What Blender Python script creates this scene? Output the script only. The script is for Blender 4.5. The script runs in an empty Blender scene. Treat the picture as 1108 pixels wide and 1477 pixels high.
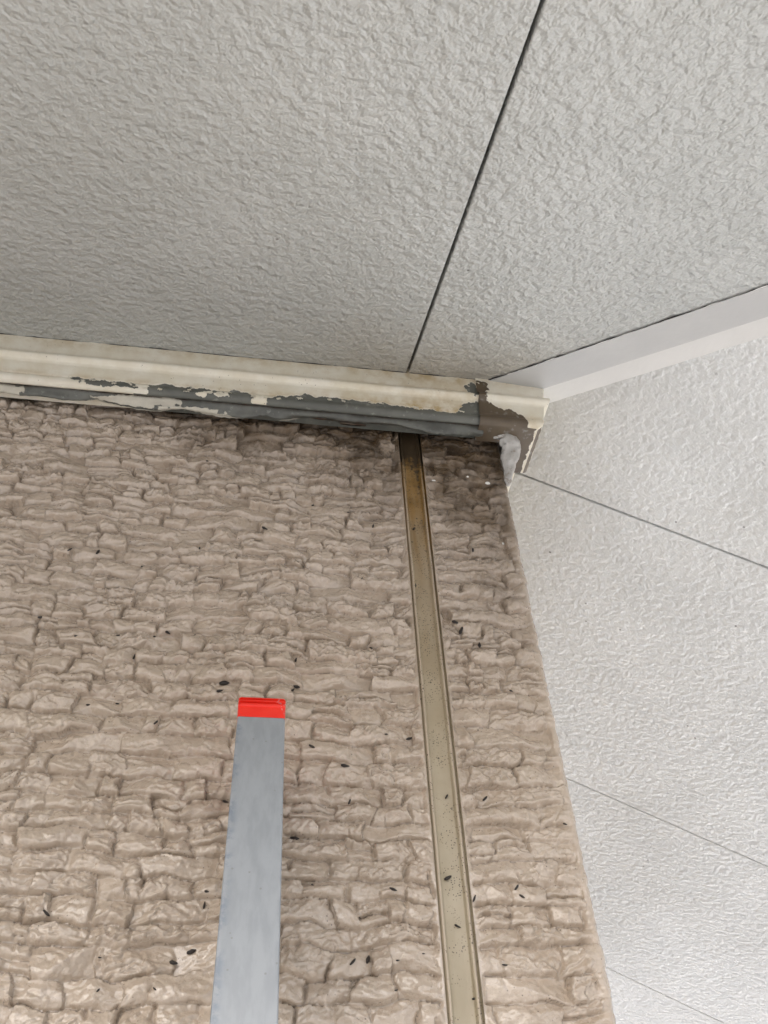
import bpy, bmesh, math, random
import numpy as np
from mathutils import Vector, Matrix

sc = bpy.context.scene
COL = sc.collection

# ------------------------------------------------------------------ camera
S = 0.464                                   # slope of the soffits (about 25 degrees)
cam_d = bpy.data.cameras.new("camera")
cam = bpy.data.objects.new("camera", cam_d)
COL.objects.link(cam)
yaw, pit, rol = 0.1908, 0.7792, -0.0612
F = Vector((math.sin(yaw) * math.cos(pit), math.cos(yaw) * math.cos(pit), math.sin(pit)))
R0 = F.cross(Vector((0, 0, 1))).normalized()
U0 = R0.cross(F)
Rv = R0 * math.cos(rol) + U0 * math.sin(rol)
Uv = -R0 * math.sin(rol) + U0 * math.cos(rol)
M = Matrix((Rv, Uv, -F)).transposed().to_4x4()
M.translation = Vector((-0.1541, -0.3711, -0.4927))
cam.matrix_world = M
cam_d.sensor_fit = 'HORIZONTAL'
cam_d.sensor_width = 36.0
cam_d.lens = 36.0 * 1264.8 / 1108.0
cam_d.clip_start = 0.01
cam_d.clip_end = 500.0
sc.camera = cam

# ------------------------------------------------------------------ world, sun, exposure
SUN_EL, SUN_AZ = math.radians(48), math.radians(-147)     # azimuth measured from +Y towards +X
w = bpy.data.worlds.new("World")
sc.world = w
w.use_nodes = True
wn = w.node_tree
wn.nodes.clear()
sky = wn.nodes.new('ShaderNodeTexSky')
sky.sky_type = 'NISHITA'
sky.sun_disc = False
sky.sun_elevation = SUN_EL
sky.sun_rotation = SUN_AZ
sky.air_density = 1.0
sky.dust_density = 6.0
sky.ozone_density = 1.0
hsv = wn.nodes.new('ShaderNodeHueSaturation')
hsv.inputs['Saturation'].default_value = 0.7
bg = wn.nodes.new('ShaderNodeBackground')
bg.inputs['Strength'].default_value = 0.15
wo = wn.nodes.new('ShaderNodeOutputWorld')
wn.links.new(sky.outputs[0], hsv.inputs['Color'])
wn.links.new(hsv.outputs[0], bg.inputs['Color'])
wn.links.new(bg.outputs[0], wo.inputs['Surface'])
sd = bpy.data.lights.new("sun", 'SUN')
sd.energy = 3.0
sd.angle = math.radians(1.0)
sd.color = (1.0, 0.98, 0.95)
so = bpy.data.objects.new("sun", sd)
COL.objects.link(so)
sdir = Vector((math.sin(SUN_AZ) * math.cos(SUN_EL), math.cos(SUN_AZ) * math.cos(SUN_EL), math.sin(SUN_EL)))
so.rotation_euler = sdir.to_track_quat('Z', 'Y').to_euler()
so.location = (-5, -8, 9)
sc.view_settings.view_transform = 'Standard'
sc.view_settings.look = 'None'
sc.view_settings.gamma = 1.0
sc.view_settings.use_curve_mapping = False
sc.view_settings.exposure = 1.56
sc.render.engine = 'CYCLES'
sc.cycles.max_bounces = 10
sc.cycles.diffuse_bounces = 6

# ------------------------------------------------------------------ numpy noise
def _hash(ix, iy, seed):
    h = (ix.astype(np.int64) * 374761393 + iy.astype(np.int64) * 668265263 + seed * 2147483647 + 1013904223) & 0xffffffff
    h = ((h ^ (h >> 13)) * 1274126177) & 0xffffffff
    h = ((h ^ (h >> 16)) * 2246822519) & 0xffffffff
    return (h ^ (h >> 15)) & 0xffffffff

def gn(x, y, seed=0):
    """2D gradient noise, about -1..1"""
    x = np.asarray(x, float); y = np.asarray(y, float)
    ix = np.floor(x); iy = np.floor(y)
    fx = x - ix; fy = y - iy
    sx = fx * fx * fx * (fx * (fx * 6 - 15) + 10)
    sy = fy * fy * fy * (fy * (fy * 6 - 15) + 10)
    def g(dx, dy):
        a = _hash(ix + dx, iy + dy, seed) * (2 * np.pi / 4294967296.0)
        return np.cos(a) * (fx - dx) + np.sin(a) * (fy - dy)
    a = g(0, 0); b = g(1, 0); c = g(0, 1); d = g(1, 1)
    return 1.5 * ((a + (b - a) * sx) + ((c + (d - c) * sx) - (a + (b - a) * sx)) * sy)

def fbm(x, y, seed=0, octv=4, rough=0.5):
    t = 0; amp = 1; f = 1
    for o in range(octv):
        t = t + amp * gn(x * f + 17.3 * o, y * f - 9.1 * o, seed + o)
        amp *= rough; f *= 2.03
    return t

def sstep(a, b, x):
    t = np.clip((x - a) / (b - a), 0, 1)
    return t * t * (3 - 2 * t)

# ------------------------------------------------------------------ object helpers
def link(o, parent=None):
    COL.objects.link(o)
    if parent is not None:
        o.parent = parent
    return o

def np_mesh(name, V, Q, attrs=None, smooth=True, normals=None, mat=None):
    """mesh from numpy verts (n,3) and quads (m,4) with point attributes"""
    me = bpy.data.meshes.new(name)
    n = len(V); m = len(Q); k = Q.shape[1]
    me.vertices.add(n)
    me.vertices.foreach_set('co', np.ascontiguousarray(V, np.float32).ravel())
    me.loops.add(m * k)
    me.loops.foreach_set('vertex_index', np.ascontiguousarray(Q, np.int32).ravel())
    me.polygons.add(m)
    me.polygons.foreach_set('loop_start', np.arange(0, m * k, k, dtype=np.int32))
    me.polygons.foreach_set('use_smooth', np.full(m, smooth, bool))
    me.update(calc_edges=True)
    for an, av in (attrs or {}).items():
        a = me.attributes.new(an, 'FLOAT', 'POINT')
        a.data.foreach_set('value', np.ascontiguousarray(av, np.float32))
    if normals is not None:
        me.normals_split_custom_set_from_vertices([tuple(v) for v in normals.tolist()])
    if mat:
        me.materials.append(mat)
    return me

def grid_quads(nu, nv):
    i = np.arange(nu * nv).reshape(nu, nv)
    return np.stack([i[:-1, :-1], i[1:, :-1], i[1:, 1:], i[:-1, 1:]], -1).reshape(-1, 4)

def obj(name, me, parent=None):
    return link(bpy.data.objects.new(name, me), parent)

def bm_obj(name, bm, mat, parent=None, smooth=False):
    bmesh.ops.recalc_face_normals(bm, faces=bm.faces)
    me = bpy.data.meshes.new(name)
    bm.to_mesh(me); bm.free()
    me.materials.append(mat)
    if smooth:
        me.polygons.foreach_set('use_smooth', np.ones(len(me.polygons), bool))
    return obj(name, me, parent)

def thing(name, label, cat, loc=(0, 0, 0), group=None):
    o = bpy.data.objects.new(name, None)
    o.empty_display_size = 0.05
    o.location = loc
    link(o)
    o['kind'] = 'thing'
    o['label'] = label; o['category'] = cat
    if group: o['group'] = group
    return o

def tag(o, label, cat, group=None):
    o['label'] = label; o['category'] = cat
    if group: o['group'] = group
    return o

def add_prism(bm, poly, d):
    """poly: list of 3D points (planar); extruded by vector d"""
    a = [bm.verts.new(p) for p in poly]
    b = [bm.verts.new(Vector(p) + Vector(d)) for p in poly]
    n = len(a)
    bm.faces.new(a); bm.faces.new(b[::-1])
    for i in range(n):
        bm.faces.new((a[i], b[i], b[(i + 1) % n], a[(i + 1) % n]))

def add_box(bm, lo, hi):
    x0, y0, z0 = lo; x1, y1, z1 = hi
    add_prism(bm, [(x0, y0, z0), (x1, y0, z0), (x1, y1, z0), (x0, y1, z0)], (0, 0, z1 - z0))

# ------------------------------------------------------------------ materials
class NT:
    def __init__(self, name):
        self.m = bpy.data.materials.new(name)
        self.m.use_nodes = True
        self.t = self.m.node_tree
        self.t.nodes.clear()
        self.out = self.n('ShaderNodeOutputMaterial')
        self.bsdf = self.n('ShaderNodeBsdfPrincipled')
        self.t.links.new(self.bsdf.outputs[0], self.out.inputs['Surface'])
        self.tc = self.n('ShaderNodeTexCoord').outputs['Object']
    def n(self, typ, **kw):
        nd = self.t.nodes.new(typ)
        for k, v in kw.items(): setattr(nd, k, v)
        return nd
    def _in(self, sock, v):
        if isinstance(v, bpy.types.NodeSocket): self.t.links.new(v, sock)
        elif isinstance(v, (tuple, list)) and len(v) == 3 and sock.type == 'RGBA': sock.default_value = (*v, 1)
        else: sock.default_value = v
    def set(self, **kw):
        for k, v in kw.items(): self._in(self.bsdf.inputs[k.replace('_', ' ')], v)
    def noise(self, scale, detail=4, rough=0.5, dist=0.0, vec=None, typ=None):
        nd = self.n('ShaderNodeTexNoise')
        if typ: nd.noise_type = typ
        self._in(nd.inputs['Vector'], vec if vec is not None else self.tc)
        nd.inputs['Scale'].default_value = scale
        nd.inputs['Detail'].default_value = detail
        nd.inputs['Roughness'].default_value = rough
        nd.inputs['Distortion'].default_value = dist
        return nd.outputs['Fac']
    def scaled(self, x, y, z):
        nd = self.n('ShaderNodeMapping')
        self._in(nd.inputs['Vector'], self.tc)
        nd.inputs['Scale'].default_value = (x, y, z)
        return nd.outputs[0]
    def vor(self, scale, feature='F1', vec=None, rand=1.0):
        nd = self.n('ShaderNodeTexVoronoi', feature=feature)
        self._in(nd.inputs['Vector'], vec if vec is not None else self.tc)
        nd.inputs['Scale'].default_value = scale
        nd.inputs['Randomness'].default_value = rand
        return nd.outputs['Distance']
    def ramp(self, v, a, b, lo=0.0, hi=1.0, smooth=True):
        nd = self.n('ShaderNodeMapRange')
        nd.interpolation_type = 'SMOOTHSTEP' if smooth else 'LINEAR'
        self._in(nd.inputs['Value'], v)
        nd.inputs['From Min'].default_value = a; nd.inputs['From Max'].default_value = b
        nd.inputs['To Min'].default_value = lo; nd.inputs['To Max'].default_value = hi
        return nd.outputs[0]
    def math(self, op, a, b=0.0, c=None):
        nd = self.n('ShaderNodeMath', operation=op)
        self._in(nd.inputs[0], a); self._in(nd.inputs[1], b)
        if c is not None: self._in(nd.inputs[2], c)
        return nd.outputs[0]
    def mix(self, f, a, b, blend='MIX'):
        nd = self.n('ShaderNodeMix', data_type='RGBA', blend_type=blend)
        self._in(nd.inputs[0], f); self._in(nd.inputs[6], a); self._in(nd.inputs[7], b)
        return nd.outputs[2]
    def attr(self, name):
        return self.n('ShaderNodeAttribute', attribute_name=name).outputs['Fac']
    def bump(self, h, dist, strength=1.0, normal=None):
        nd = self.n('ShaderNodeBump')
        self._in(nd.inputs['Height'], h)
        nd.inputs['Distance'].default_value = dist
        nd.inputs['Strength'].default_value = strength
        if normal is not None: self._in(nd.inputs['Normal'], normal)
        return nd.outputs[0]

def specks(t, scale, thr, vec=None):
    """sparse small dots"""
    v = t.vor(scale, vec=vec)
    return t.ramp(v, thr, thr * 0.6, 0, 1)

# siding paint
t = NT("siding_paint")
base = t.mix(t.ramp(t.noise(28, 3), .35, .65), (.430, .348, .268), (.475, .390, .306))
base = t.mix(t.ramp(t.noise(260, 3), .52, .75, 0, .35), base, (.37, .305, .225))
dirt = t.attr('dirt')
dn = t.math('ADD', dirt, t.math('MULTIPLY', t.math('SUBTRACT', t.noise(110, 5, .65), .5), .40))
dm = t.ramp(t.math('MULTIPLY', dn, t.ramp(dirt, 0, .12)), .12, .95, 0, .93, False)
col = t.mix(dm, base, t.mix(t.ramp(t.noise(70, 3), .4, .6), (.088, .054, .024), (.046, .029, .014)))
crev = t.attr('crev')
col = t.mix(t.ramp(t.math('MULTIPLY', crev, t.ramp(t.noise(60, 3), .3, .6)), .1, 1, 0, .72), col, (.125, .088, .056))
sp = t.math('MULTIPLY', specks(t, 420, .16), t.ramp(t.noise(45, 2), .52, .62))
col = t.mix(t.math('MULTIPLY', sp, .75), col, (.05, .035, .025))
t.set(Base_Color=col, Roughness=t.ramp(t.noise(150, 3), .3, .7, .21, .34), IOR=t.ramp(dm, 0, .8, 1.6, 1.35), Coat_Weight=t.ramp(dm, 0, .7, 1.0, .05), Coat_Roughness=.16)
t.set(Normal=t.bump(t.math('ADD', t.noise(420, 4, .6), t.math('MULTIPLY', t.noise(1400, 2), .45)), .0008, .6))
M_SIDING = t.m

# soffit board paint (embossed stucco skin)
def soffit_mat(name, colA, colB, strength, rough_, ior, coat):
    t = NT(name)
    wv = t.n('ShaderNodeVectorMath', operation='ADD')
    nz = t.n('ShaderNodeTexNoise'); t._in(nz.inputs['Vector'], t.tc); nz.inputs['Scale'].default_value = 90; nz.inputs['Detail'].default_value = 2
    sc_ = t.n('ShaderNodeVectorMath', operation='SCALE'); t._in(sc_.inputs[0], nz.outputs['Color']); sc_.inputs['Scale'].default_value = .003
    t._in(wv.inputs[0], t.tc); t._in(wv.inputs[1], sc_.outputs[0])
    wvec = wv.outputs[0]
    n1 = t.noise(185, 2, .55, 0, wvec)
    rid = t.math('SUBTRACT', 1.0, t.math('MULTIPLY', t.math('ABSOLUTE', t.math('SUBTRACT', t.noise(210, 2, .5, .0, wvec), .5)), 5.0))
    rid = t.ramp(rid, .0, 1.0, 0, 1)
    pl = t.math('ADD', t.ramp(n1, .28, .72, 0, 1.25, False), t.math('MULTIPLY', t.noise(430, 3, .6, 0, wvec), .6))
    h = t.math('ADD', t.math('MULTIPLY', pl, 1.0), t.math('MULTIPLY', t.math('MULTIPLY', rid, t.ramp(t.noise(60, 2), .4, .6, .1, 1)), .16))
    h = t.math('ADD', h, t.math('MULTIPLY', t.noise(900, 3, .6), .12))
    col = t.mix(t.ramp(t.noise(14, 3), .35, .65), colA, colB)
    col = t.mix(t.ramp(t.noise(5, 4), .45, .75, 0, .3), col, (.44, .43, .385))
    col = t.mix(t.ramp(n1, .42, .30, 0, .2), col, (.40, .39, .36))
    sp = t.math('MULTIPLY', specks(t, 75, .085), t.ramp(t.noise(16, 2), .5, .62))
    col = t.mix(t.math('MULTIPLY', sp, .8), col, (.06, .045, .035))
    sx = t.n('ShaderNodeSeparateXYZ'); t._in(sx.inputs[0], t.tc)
    if strength > .5:                       # stain by the corner, also painting in the shade towards the wall
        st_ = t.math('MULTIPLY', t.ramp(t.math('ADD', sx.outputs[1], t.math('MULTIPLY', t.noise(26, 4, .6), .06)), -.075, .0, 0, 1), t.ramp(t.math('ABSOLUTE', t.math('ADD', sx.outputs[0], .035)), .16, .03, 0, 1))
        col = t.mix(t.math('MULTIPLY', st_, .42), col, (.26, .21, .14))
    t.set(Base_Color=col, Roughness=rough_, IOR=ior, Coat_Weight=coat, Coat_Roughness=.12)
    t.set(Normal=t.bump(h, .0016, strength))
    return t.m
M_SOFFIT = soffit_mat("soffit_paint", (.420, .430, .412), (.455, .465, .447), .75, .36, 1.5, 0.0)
M_SOFFIT_LIT = soffit_mat("soffit_paint_lit", (.655, .67, .66), (.70, .715, .705), .52, .22, 1.75, .6)  # same soffit paint, made lighter for the stronger light on this side

def plain(name, col, rough=.5, metal=0.0, bump=None, colB=None, nscale=60):
    t = NT(name)
    c = col if colB is None else t.mix(t.ramp(t.noise(nscale, 4), .35, .65), col, colB)
    t.set(Base_Color=c, Roughness=rough, Metallic=metal)
    if bump: t.set(Normal=t.bump(t.noise(bump[0], 4), bump[1], .6))
    return t.m
M_DARK = plain("dark_gap", (.02, .017, .014), .8)
M_GAPWHITE = plain("gap_paint", (.42, .41, .39), .6, colB=(.30, .28, .25))
M_TRIM_WHITE = plain("trim_paint", (.66, .655, .63), .42, colB=(.70, .695, .67), nscale=20, bump=(300, .0002))
M_SHEATH = plain("sheathing", (.10, .085, .07), .8)

# cornice moulding paint that has peeled
def moulding_mat(name, exposed, exposedB, expo_rough):
    t = NT(name)
    v = t.attr('vmm')
    cream = t.mix(t.ramp(t.noise(35, 4), .35, .7), (.77, .745, .65), (.70, .665, .545))
    gr = t.math('MULTIPLY', t.attr('grime'), t.ramp(t.noise(90, 5, .65), .32, .68, .25, 1.15))
    cream = t.mix(gr, cream, (.42, .30, .135))
    fs = t.math('MULTIPLY', specks(t, 330, .13), t.ramp(t.noise(60, 2), .5, .62))
    cream = t.mix(t.math('MULTIPLY', fs, .7), cream, (.12, .08, .05))
    pe = t.math('ADD', t.attr('peel'), t.math('MULTIPLY', t.math('SUBTRACT', t.noise(420, 4, .65), .5), 2.6))
    pm = t.ramp(pe, -.12, .12)
    edge = t.math('MULTIPLY', t.ramp(pe, -.9, -.12), t.ramp(pe, .12, -.1))
    cream = t.mix(t.math('MULTIPLY', edge, .5), cream, (.74, .71, .62))
    ex = t.mix(t.ramp(t.noise(70, 4), .35, .65), exposed, exposedB)
    ex = t.mix(t.math('MULTIPLY', t.ramp(t.noise(240, 4, .6), .58, .72), .5), ex, (.30, .30, .27))
    col = t.mix(pm, cream, ex)
    t.set(Base_Color=col, Roughness=t.mix(pm, (.36,) * 3, (expo_rough,) * 3))
    b = t.bump(t.math('ADD', t.math('MULTIPLY', pm, -1.0), t.math('MULTIPLY', t.noise(300, 3), .25)), .0006, .9)
    t.set(Normal=b)
    return t.m
M_MOULD = moulding_mat("peeling_moulding_paint", (.130, .133, .115), (.100, .104, .090), .42)
M_CAP = moulding_mat("peeling_cap_paint", (.105, .078, .048), (.080, .058, .036), .40)

# ------------------------------------------------------------------ ground
GZ = -3.1
t = NT("ground_paving")
t.set(Base_Color=t.mix(t.ramp(t.noise(.6, 5), .35, .65), (.20, .20, .203), (.24, .24, .242)), Roughness=.9)
t.set(Normal=t.bump(t.noise(60, 5), .004))
bm = bmesh.new()
add_box(bm, (-150, -150, GZ - .2), (150, 150, GZ))
g = bm_obj("ground", bm, t.m)
g['kind'] = 'structure'
t = NT("bounce_concrete")  # unseen pale slab, added to bounce light up onto the side soffit
t.set(Base_Color=t.mix(t.ramp(t.noise(.9, 5), .35, .65), (.62, .62, .615), (.68, .68, .675)), Roughness=.85)
t.set(Normal=t.bump(t.noise(60, 5), .003))
bm = bmesh.new()
add_box(bm, (.40, .35, GZ - .05), (13, 18, GZ + .06))
g = bm_obj("bounce_slab", bm, t.m)
g['kind'] = 'structure'

# ------------------------------------------------------------------ wall relief field
rng = np.random.default_rng(23)
ULO, UHI = -3.3, 3.3
vb = [0.02]
while vb[-1] > -3.3:
    vb.append(vb[-1] - rng.uniform(.0072, .0112))
vb = np.array(vb[::-1])                      # ascending
BIG = 10.0
keys = []; kcourse = []; kstart = []; kend = []
for k in range(len(vb) - 1):
    u = ULO - rng.uniform(0, .04)
    while u < UHI:
        L = float(np.clip(rng.lognormal(math.log(.0145), .5), .006, .042))
        keys.append(k * BIG + (u - ULO + .1)); kcourse.append(k); kstart.append(u); kend.append(u + L)
        u += L
keys = np.array(keys); kcourse = np.array(kcourse); kstart = np.array(kstart); kend = np.array(kend)
NS = len(keys)
sp_on = rng.random(NS) < .12
sp_fr = rng.uniform(.36, .66, NS)
sid_b = rng.normal(0, .00075, (NS, 2))
NP = 4
pl_b = rng.uniform(.0000, .0011, (NS, 2, NP))
pl_u = rng.normal(0, .22, (NS, 2, NP))
pl_v = rng.normal(-.10, .27, (NS, 2, NP))    # mostly leaning so that the lower part juts out
cv_amp = rng.uniform(.3, 1.0, (NS, 2))
rough_amt = rng.beta(.8, 1.5, (NS, 2))

def relief(u, v):
    """height (out of the wall), crevice amount, stone id"""
    wu = u + .0036 * gn(u / .022, v / .018, 3) + .0015 * gn(u / .008, v / .008, 4) + .0004 * gn(u / .003, v / .003, 14)
    wv = v + .0032 * gn(u / .062, v / .075, 5) + .0022 * gn(u / .019, v / .024, 6) + .0009 * gn(u / .0075, v / .0075, 7) + .0003 * gn(u / .0028, v / .0028, 15)
    k = np.clip(np.searchsorted(vb, wv, 'right') - 1, 0, len(vb) - 2)
    i = np.clip(np.searchsorted(keys, k * BIG + (wu - ULO + .1), 'right') - 1, 0, NS - 1)
    lu = np.clip(wu - kstart[i], 0, None); L = kend[i] - kstart[i]; ru = np.clip(L - lu, 0, None)
    lo = vb[k]; H = vb[k + 1] - lo
    lv = wv - lo
    cut = H * sp_fr[i] + .0012 * gn(u / .011, v / .02, 8)
    up = sp_on[i] & (lv > cut)
    dn_ = sp_on[i] & ~up
    sub = up.astype(int)
    bot = np.where(up, lv - cut, lv)
    hh = np.where(up, H - cut, np.where(dn_, cut, H))
    top = np.clip(hh - bot, 0, None)
    bot = np.clip(bot, 0, None)
    cu = (lu - L / 2); cvv = bot - hh / 2
    h = None
    for p in range(NP):
        q = pl_b[i, sub, p] + pl_u[i, sub, p] * cu + pl_v[i, sub, p] * cvv
        h = q if h is None else -np.logaddexp(-h / .00011, -q / .00011) * .00011
    h = h + sid_b[i, sub]
    # broken facets and rough patches
    fx = .0066
    fac = np.abs(gn(wu / fx + 5 * gn(v / .02, u / .02, 22) * .1, wv / (fx * .62), 23))
    h = h + (.0019 * (fac - .25)) * (0.25 + rough_amt[i, sub])
    rz = 1 - np.abs(fbm(u / .0062, v / .0048, 31, 3, .55))
    h = h + .00085 * (rz - .6) * sstep(.25, .85, rough_amt[i, sub] + .35 * gn(u / .02, v / .015, 33)) * 1.3
    h = h + .00038 * gn(u / .010, v / .007, 35) + .00020 * gn(u / .0028, v / .0024, 36)
    # thin broken ledges inside the stones: each juts out, with an underside that turns back in
    def ledge(per, sd, wrp):
        ph = v / per + wrp * gn(u / .024, v / .020, sd) + .9 * gn(u / .0085, v / .0080, sd + 1) + .25 * gn(u / .003, v / .003, sd + 4)
        fl = np.floor(ph); fr = ph - fl
        cell = (_hash(fl, np.floor(u / .016 + .8 * gn(u / .01, v / .01, sd + 2) + fl * .37), sd + 3) & 1023) / 1023.0
        rise = .22
        pr_ = np.where(fr < rise, fr / rise, (1 - fr) / (1 - rise))
        return (pr_ - .5) * cell ** 1.4
    ra = .35 + .65 * sstep(.15, .8, rough_amt[i, sub] + .25 * gn(u / .03, v / .02, 34))
    h = h + .0024 * ra * ledge(.0070, 201, 1.4) + .0016 * ledge(.0041, 211, 1.8) * ra
    # joints between stones: undersides turn in, ends are notched, tops slope back
    amp = cv_amp[i, sub]
    mb = sstep(-.65, .25, gn(u / .030, v / .012, 41) + .35 * amp)
    ms = sstep(-.02, .45, gn(u / .017, v / .011, 42) + .5 * (amp - .6))
    wb = .0011 + .0024 * amp * sstep(-.5, .7, gn(u / .013, v / .05, 43))
    cb = np.clip(1 - bot / wb, 0, 1) * mb
    crk = np.clip(1 - bot / .0009, 0, 1) * sstep(-.35, .35, gn(u / .024, v / .010, 44) + .3 * amp)
    cside = np.clip(1 - np.minimum(lu, ru) / .0013, 0, 1) * ms
    ct = np.clip(1 - top / .0050, 0, 1) ** 1.5
    h = h - .0014 * crk - (.0020 + .0024 * amp) * cb - .0030 * cside - .0013 * ct * (.35 + .65 * mb)
    h = .0060 * np.tanh(h / .0060)
    crev = np.clip(np.maximum(np.maximum(np.maximum(cb - .45, 0) * 1.5, crk), cside * .8), 0, 1)
    return h, crev, i * 2 + sub

GX0, GX1 = -.0696, -.0546                      # the vertical joint between the boards

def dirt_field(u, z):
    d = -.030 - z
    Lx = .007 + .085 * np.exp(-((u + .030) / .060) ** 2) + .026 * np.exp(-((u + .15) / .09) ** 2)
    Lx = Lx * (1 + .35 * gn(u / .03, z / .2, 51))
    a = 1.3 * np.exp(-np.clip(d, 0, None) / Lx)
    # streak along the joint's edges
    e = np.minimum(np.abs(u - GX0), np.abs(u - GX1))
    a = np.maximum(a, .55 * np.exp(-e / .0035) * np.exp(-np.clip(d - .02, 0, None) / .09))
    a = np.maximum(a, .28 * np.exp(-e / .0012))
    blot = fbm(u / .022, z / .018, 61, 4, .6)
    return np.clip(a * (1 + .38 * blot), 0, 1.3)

house = thing("house_wall", "beige painted house wall moulded as rough split stones, with a vertical joint", "house wall", (0, 0, GZ))
HO = np.array([0, 0, GZ])

def part_mesh(name, V, Q, mat, parent, origin, attrs=None, normals=None, smooth=True):
    me = np_mesh(name, V - origin, Q, attrs, smooth, normals, mat)
    return obj(name, me, parent)

def vertex_normals(P, nu, nv):
    G = P.reshape(nu, nv, 3)
    du = np.gradient(G, axis=0); dv = np.gradient(G, axis=1)
    n = np.cross(du.reshape(-1, 3), dv.reshape(-1, 3))
    n /= np.linalg.norm(n, axis=1, keepdims=True) + 1e-12
    return n

def edge_fade(u, z, lo, hi):
    """relief dies into a plain arris beside the joint"""
    a = np.full(u.shape, 1.0)
    if lo is not None: a = a * sstep(.0002, .0030, u - lo + .0006 * gn(z / .006, u / .01, 71))
    if hi is not None: a = a * sstep(.0002, .0030, hi - u + .0006 * gn(z / .006, u / .01, 72))
    return a

def face_panel(us, vs, lo=None, hi=None):
    U, V = np.meshgrid(us, vs, indexing='ij')
    u = U.ravel(); v = V.ravel()
    h, c, sid = relief(u, v)
    f = edge_fade(u, v, lo, hi)
    h = h * f - .0004 * (1 - f)
    return u, v, h, c * f, sid

def split_stones(nm, parent, P, nrm, nu, nv, attrs, sid, inview, maxn, seam):
    """cut the moulded relief along its joints: every stone in view is a piece of its own"""
    Q = grid_quads(nu, nv)
    fid = sid[Q[:, 0]]
    fview = inview[Q[:, 0]]
    ids, cnt = np.unique(fid[fview], return_counts=True)
    order = np.argsort(-cnt)
    keep = ids[order][cnt[order] > 35][:maxn]
    pos = {int(a): n for n, a in enumerate(keep)}
    srt = np.argsort(fid, kind='stable')
    fs = fid[srt]
    rest = np.ones(len(Q), bool)
    made = 0
    for a in keep:
        l = np.searchsorted(fs, a, 'left'); r = np.searchsorted(fs, a, 'right')
        qi = srt[l:r]
        rest[qi] = False
        q = Q[qi]
        vi, inv = np.unique(q, return_inverse=True)
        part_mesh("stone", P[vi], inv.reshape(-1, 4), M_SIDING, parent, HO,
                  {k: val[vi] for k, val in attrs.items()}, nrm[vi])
        made += 1
    q = Q[rest]
    vi, inv = np.unique(q, return_inverse=True)
    o = part_mesh(nm, P[vi], inv.reshape(-1, 4), M_SIDING, parent, HO, {k: val[vi] for k, val in attrs.items()}, nrm[vi])
    o['kind'] = 'stuff'
    return made

STEP = .00050
zs = np.arange(-.445, -.018, STEP)
# board left of the joint
xs = np.append(np.arange(-.352, GX0 - STEP * .5, STEP), GX0)
u, v, h, c, sid = face_panel(xs, zs, None, GX0)
P = np.stack([u, -h, v], 1)
nrm = vertex_normals(P, len(xs), len(zs))
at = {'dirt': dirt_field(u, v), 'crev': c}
board = bpy.data.objects.new("siding_panel", None); board.empty_display_size = .02; link(board, house)
# returns of the board's edge into the joint, and the surrounding less detailed parts of the same board
inv_ = (u > -.335) & (v < -.030) & (v > -.405)
split_stones("rough_stone_face", board, P, nrm, len(xs), len(zs), at, sid, inv_, 215, None)

def coarse(nm, xs, zs, parent, lo=None, hi=None):
    u, v, h, c, sid = face_panel(xs, zs, lo, hi)
    P = np.stack([u, -h, v], 1)
    part_mesh(nm, P, grid_quads(len(xs), len(zs)), M_SIDING, parent, HO, {'dirt': dirt_field(u, v), 'crev': c}, None)
coarse("stone_face", np.append(np.arange(-1.2, -.3530, .0022), -.3519), np.append(np.arange(-.445, -.0195, .0022), -.018), board)
lower = bpy.data.objects.new("siding_panel", None); lower.empty_display_size = .02; link(lower, house)
coarse("stone_face", np.append(np.arange(-1.2, GX0 - .0015, .0030), GX0), np.append(np.arange(-.90, -.4465, .0030), -.4449), lower, None, GX0)
lower = bpy.data.objects.new("siding_panel", None); lower.empty_display_size = .02; link(lower, house)
coarse("stone_face", np.append(np.arange(-3.2, GX0 - .01, .014), GX0), np.append(np.arange(GZ, -.912, .012), -.8999), lower, None, GX0)

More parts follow.
